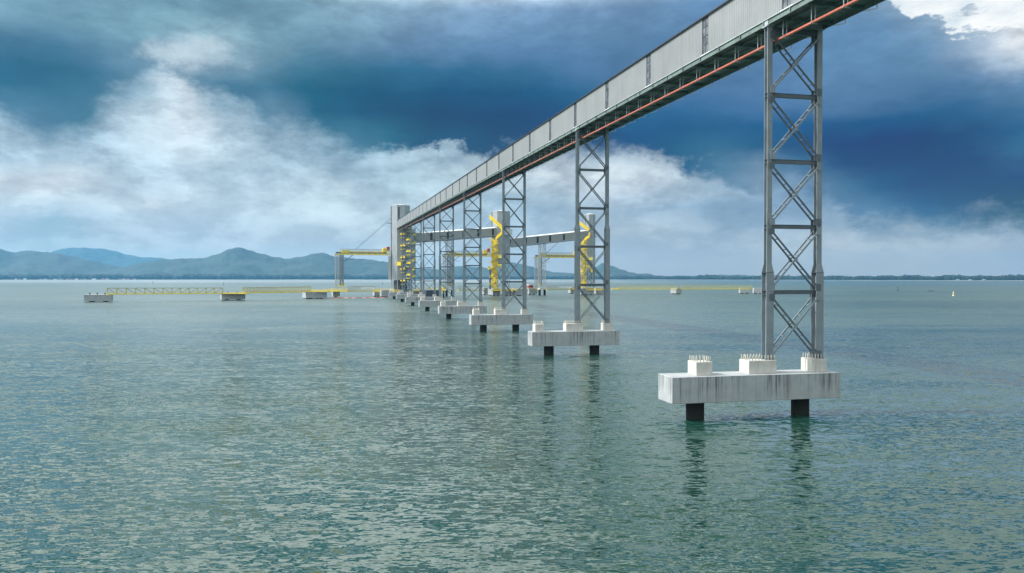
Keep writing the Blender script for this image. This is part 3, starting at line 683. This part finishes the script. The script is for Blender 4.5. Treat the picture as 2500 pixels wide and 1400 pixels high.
# ------------------------------------------------------------------ ship loaders
def loader(p, q, zb, label, leg_x=0.0, lean=0, group='yellow loading booms'):
    p = Vector(p); q = Vector(q); L = (q-p).xy.length; rz = atan2(q.y-p.y, q.x-p.x)
    t = empty('loading_boom', (p.x, p.y, 0), rz, label, 'loader', group)
    mb = MB(); n = 18
    for yy in (-1.3, 1.3):
        mb.bar((-.5,yy,zb),(L,yy,zb), .35, .5); mb.bar((3,yy,zb+2.0),(L,yy,zb+2.0), .28)
        for k in range(n):
            x0 = 3+(L-3)*k/n; x1 = 3+(L-3)*(k+1)/n; z0, z1 = (zb, zb+2) if k % 2 else (zb+2, zb)
            mb.bar((x0,yy,z0),(x1,yy,z1), .2); mb.bar((x0,yy,zb),(x0,yy,zb+2), .16)
    mb.build('boom', YEL, t)
    MB().box(.5, L-3, -.6, .6, zb+.5, zb+1.5).build('conveyor_belt', STEELD, t)
    hr = MB()
    for yy in (-1.7, 1.7):
        hr.bar((3,yy,zb+3.3),(L-1,yy,zb+3.3), .2); hr.bar((3,yy,zb+2.7),(L-1,yy,zb+2.7), .08)
        for k in range(n+1): x = 3+(L-4)*k/n; hr.bar((x,yy,zb+1.9),(x,yy,zb+3.3), .10)
    hr.build('handrail', GALV, t)
    MB().box(L-5.5, L-3.2, -2, 2, zb+1.6, zb+4.0).build('winch_house', YEL, t)
    MB().box(L-3.0, L-1.2, -1.6, 1.6, zb+2.6, zb+5.0).build('drive_motor', RED, t)
    MB().box(4.0, 8.5, -2.0, -1.45, zb+.9, zb+2.7).build('control_cabinet', RED if False else YEL2, t)
    lg = MB(); lattice(lg, .2, 1.8, -1, 1, 5.2, zb-.3, 12, .2, .1); lg.build('leg', GALV, t)
    lg = MB(); lattice(lg, 3.0, 4.9, -1, 1, 7.5, zb-.3, 10, .45, .22); lg.build('leg', STEEL, t)
    st = MB(); st.bar((4.9,-1,zb-4.6),(10.8,-1,zb-.3), .25); st.bar((4.9,1,zb-4.6),(10.8,1,zb-.3), .25); st.bar((7,-1,zb-3.2),(11,-1,zb-3.2), .2)
    st.build('knee_strut', STEELD, t)
    MB().box(2.4, 5.6, -1.5, 1.5, 6.6, 7.5).box(3,5,-1,1,7.501,8.8).build('bogie', YEL2, t)
    return t, rz, L
lp = at(818, 680, 473); lq = Vector((T1.x-5.6, T1.y-1, 0))
l1, rz1, L1 = loader(lp, lq, 26.3, 'yellow loading boom reaching left from the left tower to its leg')
lp2 = at(1081, 680, 506); l2, rz2, L2 = loader(lp2, Vector((T2.x-6.2, T2.y-4, 0)), 26.2, 'middle yellow loading boom, seen through the third and fourth trestles')
lp3 = at(1305, 680, 538); l3, rz3, L3 = loader(lp3, Vector((T3.x-6, T3.y-3, 0)), 26.2, 'right yellow loading boom ending behind the second trestle')
def cables(t, pts, pyl):
    for (a, b) in pts:
        MB().tube([a, b], .09, 5).build('stay_cable', STEELD, t)
cables(l1, [((12,-1,29.6),(L1+.4,-1,50.2)), ((13.2,1,29.6),(L1+.4,1,49.0))], None)
MB().bar((L1-2.6,0,46.2),(L1+1.2,0,46.0), .4).build('cable_bracket', STEELD, l1)
cables(l2, [((12,-1,29.4),(L2+.3,-1,50)), ((13,1,29.4),(L2+.3,1,48.6))], None)
cables(l3, [((8,-1,29.4),(L3+.3,-1,52)), ((9,1,29.4),(L3+.3,1,50.6))], None)

# ------------------------------------------------------------------ dolphins, decks and walkways
GD = 'concrete dolphins around the berths'
def dol(x0, x1, yw, zt, Wd, label, rz=radians(23.5), piles=2, m=CONC, z0=.5):
    D = F*CAMZ/(yw-YH); a = at(x0, yw, D); b = at(x1, yw, D)
    L = (b.x-a.x)/max(.3, cos(rz)+0*D) ; L = (b.x-a.x)
    # front face spans x0..x1: rotate about its left end
    u = Vector((cos(rz), sin(rz)))
    # solve L so that the right end projects to x1
    k = (x1-1250)/F; L = (k*a.y-a.x)/(u.x-k*u.y)
    c = a.xy + u*(L/2)
    return cap((c.x, c.y, 0), rz, L, Wd, z0, zt, label, piles, m, GD), Vector((a.x,a.y)), u, L
d1 = dol(205, 272, 738.5, 3.75, 12, 'square concrete dolphin furthest left, at the free end of the long footbridge')
d2 = dol(541, 599, 734, 3.75, 12, 'concrete dolphin between the two left footbridges')
d3 = dol(747, 798, 730.5, 3.75, 14, 'concrete dolphin with bright left side, right end of the second footbridge')
d4 = dol(813, 830, 726.5, 4.3, 5, 'small concrete block under the leg of the left loading boom', piles=1)
d5 = dol(914, 930, 724.5, 4.3, 5, 'small pale concrete block left of the piers, under a yellow deck')
d6 = dol(933, 949, 726.5, 4.4, 6, 'concrete block just left of the eighth pier, beside the left tower')
d7 = dol(962, 1004, 724.5, 4.9, 13, 'broad concrete base under the left tower', piles=3)
d8 = dol(1011, 1027, 725, 4.0, 5, 'small concrete dolphin behind the seventh pier')
d9 = dol(1040, 1073, 728, 4.6, 9, 'concrete dolphin coloured dark for its shade, seen between the far piers', m=NAVY)  # concrete cap in shade, the shade put into its colour
d10 = dol(1182, 1200, 720.5, 5.0, 5, 'small pale concrete block left of the middle tower base')
d11 = dol(1203, 1222, 722.5, 4.8, 9, 'concrete block under the tall yellow stair')
d12 = dol(1231, 1256, 722, 4.6, 12, 'concrete base under the middle tower', piles=2)
d13 = dol(1259, 1288, 722.5, 4.6, 9, 'concrete dolphin right of the middle tower, under the yellow deck')
d14 = dol(1292, 1312, 720.5, 4.5, 5, 'concrete block under the red and white cabin')
d15 = dol(1393, 1404, 717.5, 4.7, 4, 'small concrete block left of the right tower, by the second trestle')
d16 = dol(1419, 1450, 720.5, 4.7, 9, 'concrete base under the right tower stair', piles=3)
d17 = dol(1455, 1488, 719.5, 4.6, 9, 'concrete base right of the right tower, partly behind the trestle leg')
d18 = dol(1651, 1664, 718.6, 4.4, 8, 'lone small white dolphin halfway along the far right walkway', rz=radians(20))
d19 = dol(1807, 1832, 717.5, 4.4, 6, 'white dolphin at the right end of the far walkway', rz=radians(-6))
d20 = dol(1841, 1866, 718.2, 4.4, 6, 'white dolphin half hidden by the nearest trestle leg', rz=radians(-6))
def topfit(d, lab, m=YEL):
    pass
# bollards and fender gear on the near dolphins
for (dd_, n) in ((d1, 3), (d2, 2), (d3, 2)):
    t, a, u, L = dd_
    for k in range(n): MB().tube([(-L/2+L*(k+.7)/(n+.6), 2.0, 3.76), (-L/2+L*(k+.7)/(n+.6), 2.0, 4.5)], [.25,.38], 8).build('bollard', DARK, t)
# yellow decks and gear
def deck(x0, x1, y0, y1, D, label, dep=5, cat='deck', extra=None):
    a = at(x0, y1, D); b = at(x1, y1, D); h = at(x0, y0, D).z-a.z
    t = empty('yellow_deck', (a.x, a.y, a.z), 0, label, cat, 'yellow decks and platforms on the dolphins')
    L = b.x-a.x
    MB().box(0, L, 0, dep, 0, h*.45).build('deck_frame', YEL, t)
    r = MB(); n = max(2, int(L/1.6))
    for yy in (0.05, dep-.05):
        r.bar((0,yy,h),(L,yy,h), .12); r.bar((0,yy,h*.72),(L,yy,h*.72), .09)
        for k in range(n+1): r.bar((L*k/n,yy,h*.45),(L*k/n,yy,h), .12)
    r.build('railing', YEL, t)
    return t
DK = [(541,600,715.2,718.2,410,'low yellow deck on the dolphin between the left footbridges'),(752,800,708,713.5,440,'yellow deck on the bright sided dolphin at left'),(797,848,705.5,712.8,470,'yellow deck around the left loading boom leg'),
      (912,948,706,713,484,'yellow deck on the blocks left of the eighth pier'),(949,972,708,713,478,'short yellow deck left of the left tower foot'),(1008,1024,706,712,490,'yellow deck seen between the seventh and sixth trestles'),
      (1040,1070,704,713,470,'yellow deck over the dark dolphin'),(1077,1088,705,711.5,500,'small yellow deck by the middle boom leg'),
      (1184,1200,705,711,545,'pale yellow deck left of the tall stair'),(1201,1226,704.5,711,515,'yellow deck at the foot of the tall stair'),(1236,1266,705,710.5,518,'yellow deck under the middle tower'),
      (1268,1290,704,710,522,'yellow deck right of the middle tower'),(1290,1320,702.5,709,545,'yellow deck beside the red and white cabin'),
      (1392,1404,704,708,585,'small yellow deck left of the right tower'),(1418,1452,703.5,709.5,545,'yellow deck at the foot of the right stair'),(1454,1478,704,709.5,548,'yellow deck right of the right tower'),(1494,1512,703.5,707.5,565,'yellow deck where the far walkway begins')]
for d_ in DK: deck(*d_)
# cone-like yellow rope guides on the dark dolphin
for (x, lab) in ((1056.5, None),):
    p = at(x, 713, 469)
for (x, lab) in ((1075,'left yellow fender post beside the dark dolphin'), (1083,'middle yellow fender post beside the dark dolphin')):
    p = at(x, 713, 470); t = empty('fender_post', (p.x, p.y, 0), 0, lab, 'post', 'yellow fender posts')
    MB().tube([(0,0,-3),(0,0,4)], .5, 10).build('pile', PILE, t); MB().tube([(0,0,4.01),(0,0,6.4)], .7, 10).build('post_head', YEL, t)
p = at(1294, 703, 545); t = empty('control_cabin', (p.x, p.y, p.z), radians(23), 'red and white cabin on the yellow deck right of the third trestle', 'cabin')
MB().box(-1.6, 1.9, -1.2, 1.2, 0, 1.7).build('cabin_body', RED, t); MB().box(-1.8, 2.4, -1.5, 1.5, 1.701, 2.3).build('cabin_roof', WHITE, t); MB().box(.2,1.6,-1.23,-1.202,.6,1.4).build('window', DARK, t)

def walkway(xa, xb, yba, ybb, Da, Db, h_, n, label, m_, mt, w_=1.6, t_=.20, dk=.42):
    p = at(xa, yba, Da); q = at(xb, ybb, Db); L = (q-p).length; rz = atan2(q.y-p.y, q.x-p.x)
    t = empty('footbridge', (p.x, p.y, 0), rz, label, 'footbridge', 'truss footbridges between the dolphins')
    z0 = p.z; k = (q.z-p.z)/L
    deckm = MB(); deckm.add([(x,y,z0+k*x+z) for z in (0,.2) for x,y in ((0,-w_/2),(L,-w_/2),(L,w_/2),(0,w_/2))],[(0,3,2,1),(4,5,6,7),(0,1,5,4),(1,2,6,5),(2,3,7,6),(3,0,4,7)])
    for y in (-w_/2-.08, w_/2+.08): deckm.bar((0,y,z0+.1),(L,y,z0+k*L+.1), .2, dk)
    deckm.build('deck', mt, t)
    for y in (-w_/2, w_/2):
        mb = MB(); mb.bar((0,y,z0+h_),(L,y,z0+k*L+h_), t_*1.2)
        for j in range(n+1):
            x = L*j/n; mb.bar((x,y,z0+k*x+.2),(x,y,z0+k*x+h_), t_)
            if j < n:
                x1 = L*(j+1)/n
                if j < n/2: mb.bar((x,y,z0+k*x+h_),(x1,y,z0+k*x1+.2), t_*.7)
                else: mb.bar((x,y,z0+k*x+.2),(x1,y,z0+k*x1+h_), t_*.7)
        mb.build('side_truss', m_, t)
    hr = MB()
    for y in (-w_/2+.08,):
        for zz in (.6, 1.1): hr.bar((0,y,z0+zz),(L,y,z0+k*L+zz), .11)
    hr.build('handrail', YEL, t)
    for x in (.3, L-.3): 
        MB().box(x-.35, x+.35, -w_/2, w_/2, z0+k*x-.35, z0+k*x-.01).build('bearing_foot', YEL, t)
    return t
TRUSS = mat('olive_truss', (.38,.35,.09), .5, .1, .15, .8)
walkway(262, 543, 719.3, 717.3, 375, 407, 3.0, 13, 'long truss footbridge furthest left between two square dolphins', TRUSS, YEL)
walkway(593, 757, 716.5, 713.4, 412, 441, 3.0, 20, 'second truss footbridge, sloping slightly, left of the left boom leg', TRUSS, YEL)
walkway(848, 914, 712, 711.5, 478, 492, 3.0, 10, 'short truss footbridge from the boom leg deck towards the left tower', GALV, YEL2)
walkway(1118, 1184, 710.5, 709.5, 520, 545, 3.0, 14, 'thin footbridge glimpsed between the fourth and third trestles', GALV, YEL2)
walkway(1334, 1394, 708.3, 707.6, 560, 575, 3.0, 15, 'thin footbridge between the right mast and the second trestle', GALV, YEL2)
walkway(1512, 1652, 707.3, 707.3, 568, 568, 3.0, 28, 'pale footbridge on the right, from the yellow deck to the lone dolphin', YEL2, YEL2, t_=.12, dk=.35)
walkway(1662, 1836, 707.3, 707.0, 570, 575, 3.0, 34, 'pale footbridge on the far right, ending near the first trestle leg', YEL2, YEL2, t_=.12, dk=.35)
# floating boom
pts = [at(798,727.8,0+F*CAMZ/(728.2-YH))]
ptsb = []
for k in range(40):
    f = k/39; x = 798+(945-798)*f; yy = 728.5 - 1.2*f + .35*sin(f*17)+.25*sin(f*41)
    D = F*CAMZ/(yy-YH); q = at(x, yy, D); ptsb.append((q.x, q.y, .05))
tag(MB().tube(ptsb, .32, 6).build('floating_boom', mat('faded_red_float', (.55,.16,.11), .6, 0, .3, .2), None, smooth=True), 'thin red floating boom on the water left of the piers', 'floating boom')
# buoys and small boats
def buoy(x, yw, h_, label, m_, wd=.9, mast=True):
    D = F*CAMZ/(yw-YH); p = at(x, yw, D)
    t = empty('buoy', (p.x, p.y, 0), 0, label, 'buoy', 'navigation buoys')
    MB().tube([(0,0,-.5),(0,0,.25),(0,0,.6)], [wd, wd, wd*.6], 12).build('float', m_, t)
    if mast: MB().tube([(0,0,.6),(0,0,h_*.6),(0,0,h_*.62),(0,0,h_)], [.3,.22,.45,.1], 8).build('tower', m_, t)
buoy(2192, 710.8, 4.4, 'dark navigation buoy with a mast, left of three on the right', NAVY, 1.6)
buoy(2327.5, 722.5, 2.9, 'pale yellow buoy, nearest and right of three on the right', mat('cream_yellow_buoy', (.75,.62,.32), .5), .7)
buoy(545, 696.2, 5.0, 'tiny dark buoy above the left footbridge end', NAVY, 1.6)
buoy(373, 692.5, 5.0, 'tiny dark buoy far off above the middle of the long footbridge', NAVY, 1.6)
buoy(934, 694, 4.0, 'tiny dark buoy far behind the left boom', NAVY, 1.6)
D = F*CAMZ/(711.4-YH); p = at(2272, 711.4, D); t = empty('rowing_boat', (p.x, p.y, 0), .2, 'small dark open boat right of the dark mast buoy', 'boat')
MB().loft([[(x, w_*s, z) for s, z in ((-1,.55),(-.7,-.1),(.7,-.1),(1,.55))] for x, w_ in ((-2.6,.15),(-1.5,.7),(0,.9),(1.6,.75),(2.4,.5))]).build('hull', NAVY, t)
MB().box(-.3,.3,-.7,.7,.551,.65).build('seat', WHITE, t)

# ------------------------------------------------------------------ far coast and hills
def interp(pts, x):
    if x <= pts[0][0]: return pts[0][1]
    for (a, ya), (b, yb) in zip(pts, pts[1:]):
        if x <= b:
            t_ = (x-a)/(b-a); return ya+(yb-ya)*(t_*t_*(3-2*t_)*.5+t_*.5)
    return pts[-1][1]
def ridge(name, pts, D, dep, step, rough, m, seed, kind='structure'):
    xs = []; x = pts[0][0]
    while x <= pts[-1][0]: xs.append(x); x += step
    prof = [(-1.0,0),(-.86,.13),(-.7,.3),(-.54,.46),(-.4,.62),(-.27,.76),(-.16,.88),(-.07,.97),(0,1),(.3,.8),(.7,.35),(1,0)]
    mb = MB(); vs = []; nx = len(xs)
    for f, g in prof:
        for x in xs:
            Dd = D + f*dep
            crest = max(0, (YH - interp(pts, x)))*D/F + CAMZ
            X = (x-1250)/F*Dd
            nz = noise.fractal(Vector((X*.0011*8000/D*2+seed, Dd*.0012*8000/D*2, seed)), 1, 2, 5)
            nz2 = noise.noise(Vector((X*.03, Dd*.02, seed)))
            spur = abs(noise.noise(Vector((X*.0045, Dd*.0012, seed+4))))
            z = crest*g*(1 + nz*.3*(1-g) - (.85*spur*(1-g)*(1 if f < 0 else 0))) + (nz2*rough if g > .05 else 0) + (nz*crest*.12 if 0 < g < .99 else 0)
            vs.append((X, Dd, max(z, -2) if g > 0 else -2))
    fs = [(j*nx+i, j*nx+i+1, (j+1)*nx+i+1, (j+1)*nx+i) for j in range(len(prof)-1) for i in range(nx-1)]
    mb.add(vs, fs); o = mb.build(name, m, smooth=True); tag(o, kind=kind); return o
FAR = [(40,660),(80,640),(110,624),(135,612),(155,607),(200,606.5),(250,607.5),(280,613),(310,622),(350,629),(385,633),(420,635),(500,633),(560,645),(640,670)]
LEFT = [(-900,640),(-500,600),(-250,592),(-60,606),(0,611),(35,617),(65,612),(100,615),(140,618.5),(170,624),(220,636),(280,649),(320,658),(400,672),(460,679)]
MAIN = [(200,679),(250,668),(300,652),(350,642),(400,635.5),(450,632),(500,630),(530,622),(555,610),(575,605),(590,605),(610,611),(640,620),(670,628),(700,632),(740,627),(775,618),(790,618),(820,626),(880,633),(960,642),(1010,653),(1075,659),(1126,650),(1165,652),(1205,656),(1249,640),(1288,649),(1314,656),(1351,665),(1401,668),(1430,664),(1458,651),(1470,643.5),(1495,651),(1519,659),(1540,666),(1562,670),(1582,668.5),(1600,673),(1700,676),(1760,678.5)]
FRONT = [(-200,650),(0,662),(22,663),(40,671),(60,676),(140,677),(160,672),(180,676),(290,676),(320,664),(350,657),(380,658.5),(400,664),(430,673),(520,673),(600,671),(660,674),(720,673),(760,666),(795,665),(830,672),(920,676),(1100,677),(1400,677),(1500,676)]
ridge('hills', FAR, 9000, 600, 7, 6, HILL, 3.3)
ridge('hills', LEFT, 5700, 700, 7, 6, HILL, 8.1)
ridge('hills', MAIN, 5500, 650, 4.5, 6, HILL, 1.7)
ridge('hills', FRONT, 5000, 250, 5, 5, HILL, 5.2)
LOWR = [(1480,677),(1600,676),(1690,674.5),(1760,671.5),(1800,671.5),(1830,673.5),(1900,676),(2050,676.5),(2300,676),(2500,675),(2700,674),(2900,675)]
ridge('hills', LOWR, 5000, 250, 5, 4, HILL, 9.4)
# low coastal plain
def shore(x): return interp([(-900,4000),(0,4300),(900,4700),(1500,4700),(1850,4000),(2100,3500),(2500,3100),(3200,2900)], x)
mb = MB(); xs = list(range(-900, 3201, 25)); vs = []
for f, z in ((0,-1.5),(25,1.0),(60,1.8),(500,3),(1500,5)):
    for x in xs:
        Dd = shore(x)+f+8*sin(x*.05)+5*sin(x*.17); vs.append(((x-1250)/F*Dd, Dd, z))
nx = len(xs); mb.add(vs, [(j*nx+i, j*nx+i+1, (j+1)*nx+i+1, (j+1)*nx+i) for j in range(4) for i in range(nx-1)])
tag(mb.build('terrain', SAND, smooth=True), kind='structure')
# woods along the shore: one mass of crowns
def woods(x0, x1, n, hmin, hmax, dd, seed, label):
    random.seed(seed); mb = MB()
    ico = bmesh.new(); bmesh.ops.create_icosphere(ico, subdivisions=1, radius=1)
    base = [v.co.copy() for v in ico.verts]; fc = [[v.index for v in f.verts] for f in ico.faces]; ico.free()
    for k in range(n):
        x = random.uniform(x0, x1); Dd = shore(x)+50+random.random()**1.5*dd
        cl = .88+.5*max(0, noise.noise(Vector((x*.02, seed, 0)))+.3)
        h_ = random.uniform(hmin, hmax)*min(1.15, cl); r = random.uniform(.45,.75)*h_
        X = (x-1250)/F*Dd; s = random.random()*9
        vs = [Vector((v.x*r*1.5+X, v.y*r+Dd, h_-r*.75+v.z*r*.8)) + Vector((0,0,1))*noise.noise(v*2.1+Vector((s,s,0)))*r*.5 for v in base]
        mb.add(vs, fc)
    o = mb.build('forest', FOR); tag(o, label, 'forest', None, 'stuff'); return o
woods(-700, 1000, 3600, 21, 31, 350, 11, 'dark green belt of trees along the left shore')
woods(1000, 1900, 1700, 15, 23, 350, 12, 'low dark trees along the shore behind the trestles')
woods(1900, 3000, 2600, 16, 21, 350, 13, 'thin dark line of trees on the right horizon')
# waterside houses
def house(x, D, w_, d_, h_, label, roof, wallm=WHITE, name='house', floors=1):
    X = (x-1250)/F*D; t = empty(name, (X, D, 1.6), random.uniform(-.2,.2), label, 'house' if name == 'house' else 'apartment block', 'buildings on the far shore')
    MB().box(-w_/2, w_/2, 0, d_, 0, h_).build('wall', wallm, t)
    rh = h_*.38 if name == 'house' else .8
    if name == 'house':
        MB().add([(-w_/2-.6,-.6,h_+.01),(w_/2+.6,-.6,h_+.01),(w_/2+.6,d_+.6,h_+.01),(-w_/2-.6,d_+.6,h_+.01),(-w_/2+1,d_/2,h_+rh),(w_/2-1,d_/2,h_+rh)],[(0,3,2,1),(0,1,5,4),(1,2,5),(2,3,4,5),(3,0,4)]).build('roof', roof, t)
    else: MB().box(-w_/2-.3, w_/2+.3, -.3, d_+.3, h_+.01, h_+1.2).build('roof', roof, t)
    n = max(2, int(w_/6)); 
    for fl in range(floors):
        wn = MB()
        for k in range(n):
            xx = -w_/2+w_*(k+.5)/n; z = h_*(fl+.35)/floors; wn.box(xx-1.1, xx+1.1, -.06, -.01, z, z+min(1.8, h_/floors*.45))
        wn.build('window', DARK, t)
random.seed(7)
HX = [(38,'white house furthest left on the far shore',0),(47,'terracotta roofed house near the left end of the shore',1),(100,'grey roofed house right of the leftmost houses',2),(110,'wide pale roofed shed by the left shore',3),(148,'small pale house near the shore trees',2),
 (163,'terracotta roofed long house left of the shore row',1),(174,'terracotta roofed house in the middle of the shore row',1),(186,'white walled house at the centre of the shore row',0),(198,'terracotta roofed house right of the shore row',1),(207,'last pale house of the first shore row',2),
 (251,'long terracotta building left of the long footbridge end',1),(262,'pale low building above the footbridge left end',3),(291,'terracotta roofed house above the left of the footbridge',1),(301,'white house behind the long footbridge',0),(312,'terracotta house behind the long footbridge',1),(327,'rightmost terracotta roofed house of the left shore',1),
 (60,'small white hut beside the leftmost houses',0),(134,'small white boathouse on the left shore',0),(228,'small white hut between the two shore rows',0)]
for (x, lab, k) in HX:
    house(x+random.uniform(-1,1), shore(x)+30, random.uniform(9,22), 10, random.uniform(3,5), lab, (FLASH, TILE, GALV, FLASH)[k], (WHITE, SAND, SAND, GALV)[k])
HR = [(1915,3900,30,30,'left of two tall apartment blocks seen through the nearest trestle'),(1925,3900,22,36,'right of two tall apartment blocks seen through the nearest trestle'),
      (2258,3150,16,24,'pale apartment block on the right horizon trees'),(2284,3150,18,21,'cream block furthest from the right edge group'),(2330,3100,26,21,'wide pale block on the right horizon'),(2352,3100,14,24,'narrow white block on the right horizon'),
      (2400,3080,34,20,'long low grey block on the right horizon'),(2415,3070,20,22,'white block right of the long low grey block'),(2450,3050,18,26,'dark topped block near the right edge'),(2470,3050,26,20,'pale block near the right edge'),(2490,3050,24,24,'cream block at the right edge of the horizon')]
for (x, D, w_, h_, lab) in HR: house(x, D+330 if x > 2000 else D+800, w_, 14, h_ * (.88 if x > 2000 else .8), lab, GALV, SAND if x % 2 else WHITE, 'apartment_block', 5)
for (x, lab) in ((2405,'white waterside shed low under the right horizon trees'),(2370,'small white boathouse low under the right horizon trees'),(2340,'small pale hut low on the right shore')):
    house(x, shore(x)+25, 11, 8, 3.2, lab, GALV, SAND)

# ------------------------------------------------------------------ haze
hz = MB().box(-10500, 10500, -300, 10600, -1.2, 360).build('haze', bpy.data.materials.new('haze_air'))
hm = hz.data.materials[0]; hm.use_nodes = True; nt = hm.node_tree; nt.nodes.clear()
pv = node(nt, 'ShaderNodeVolumePrincipled'); pv.inputs['Density'].default_value = .65e-4; pv.inputs['Color'].default_value = (.20,.58,.97,1); pv.inputs['Anisotropy'].default_value = .2
mo = node(nt, 'ShaderNodeOutputMaterial'); nt.links.new(pv.outputs[0], mo.inputs['Volume'])
tag(hz, kind='stuff')
C.cycles.volume_bounces = 1
bpy.context.view_layer.update()
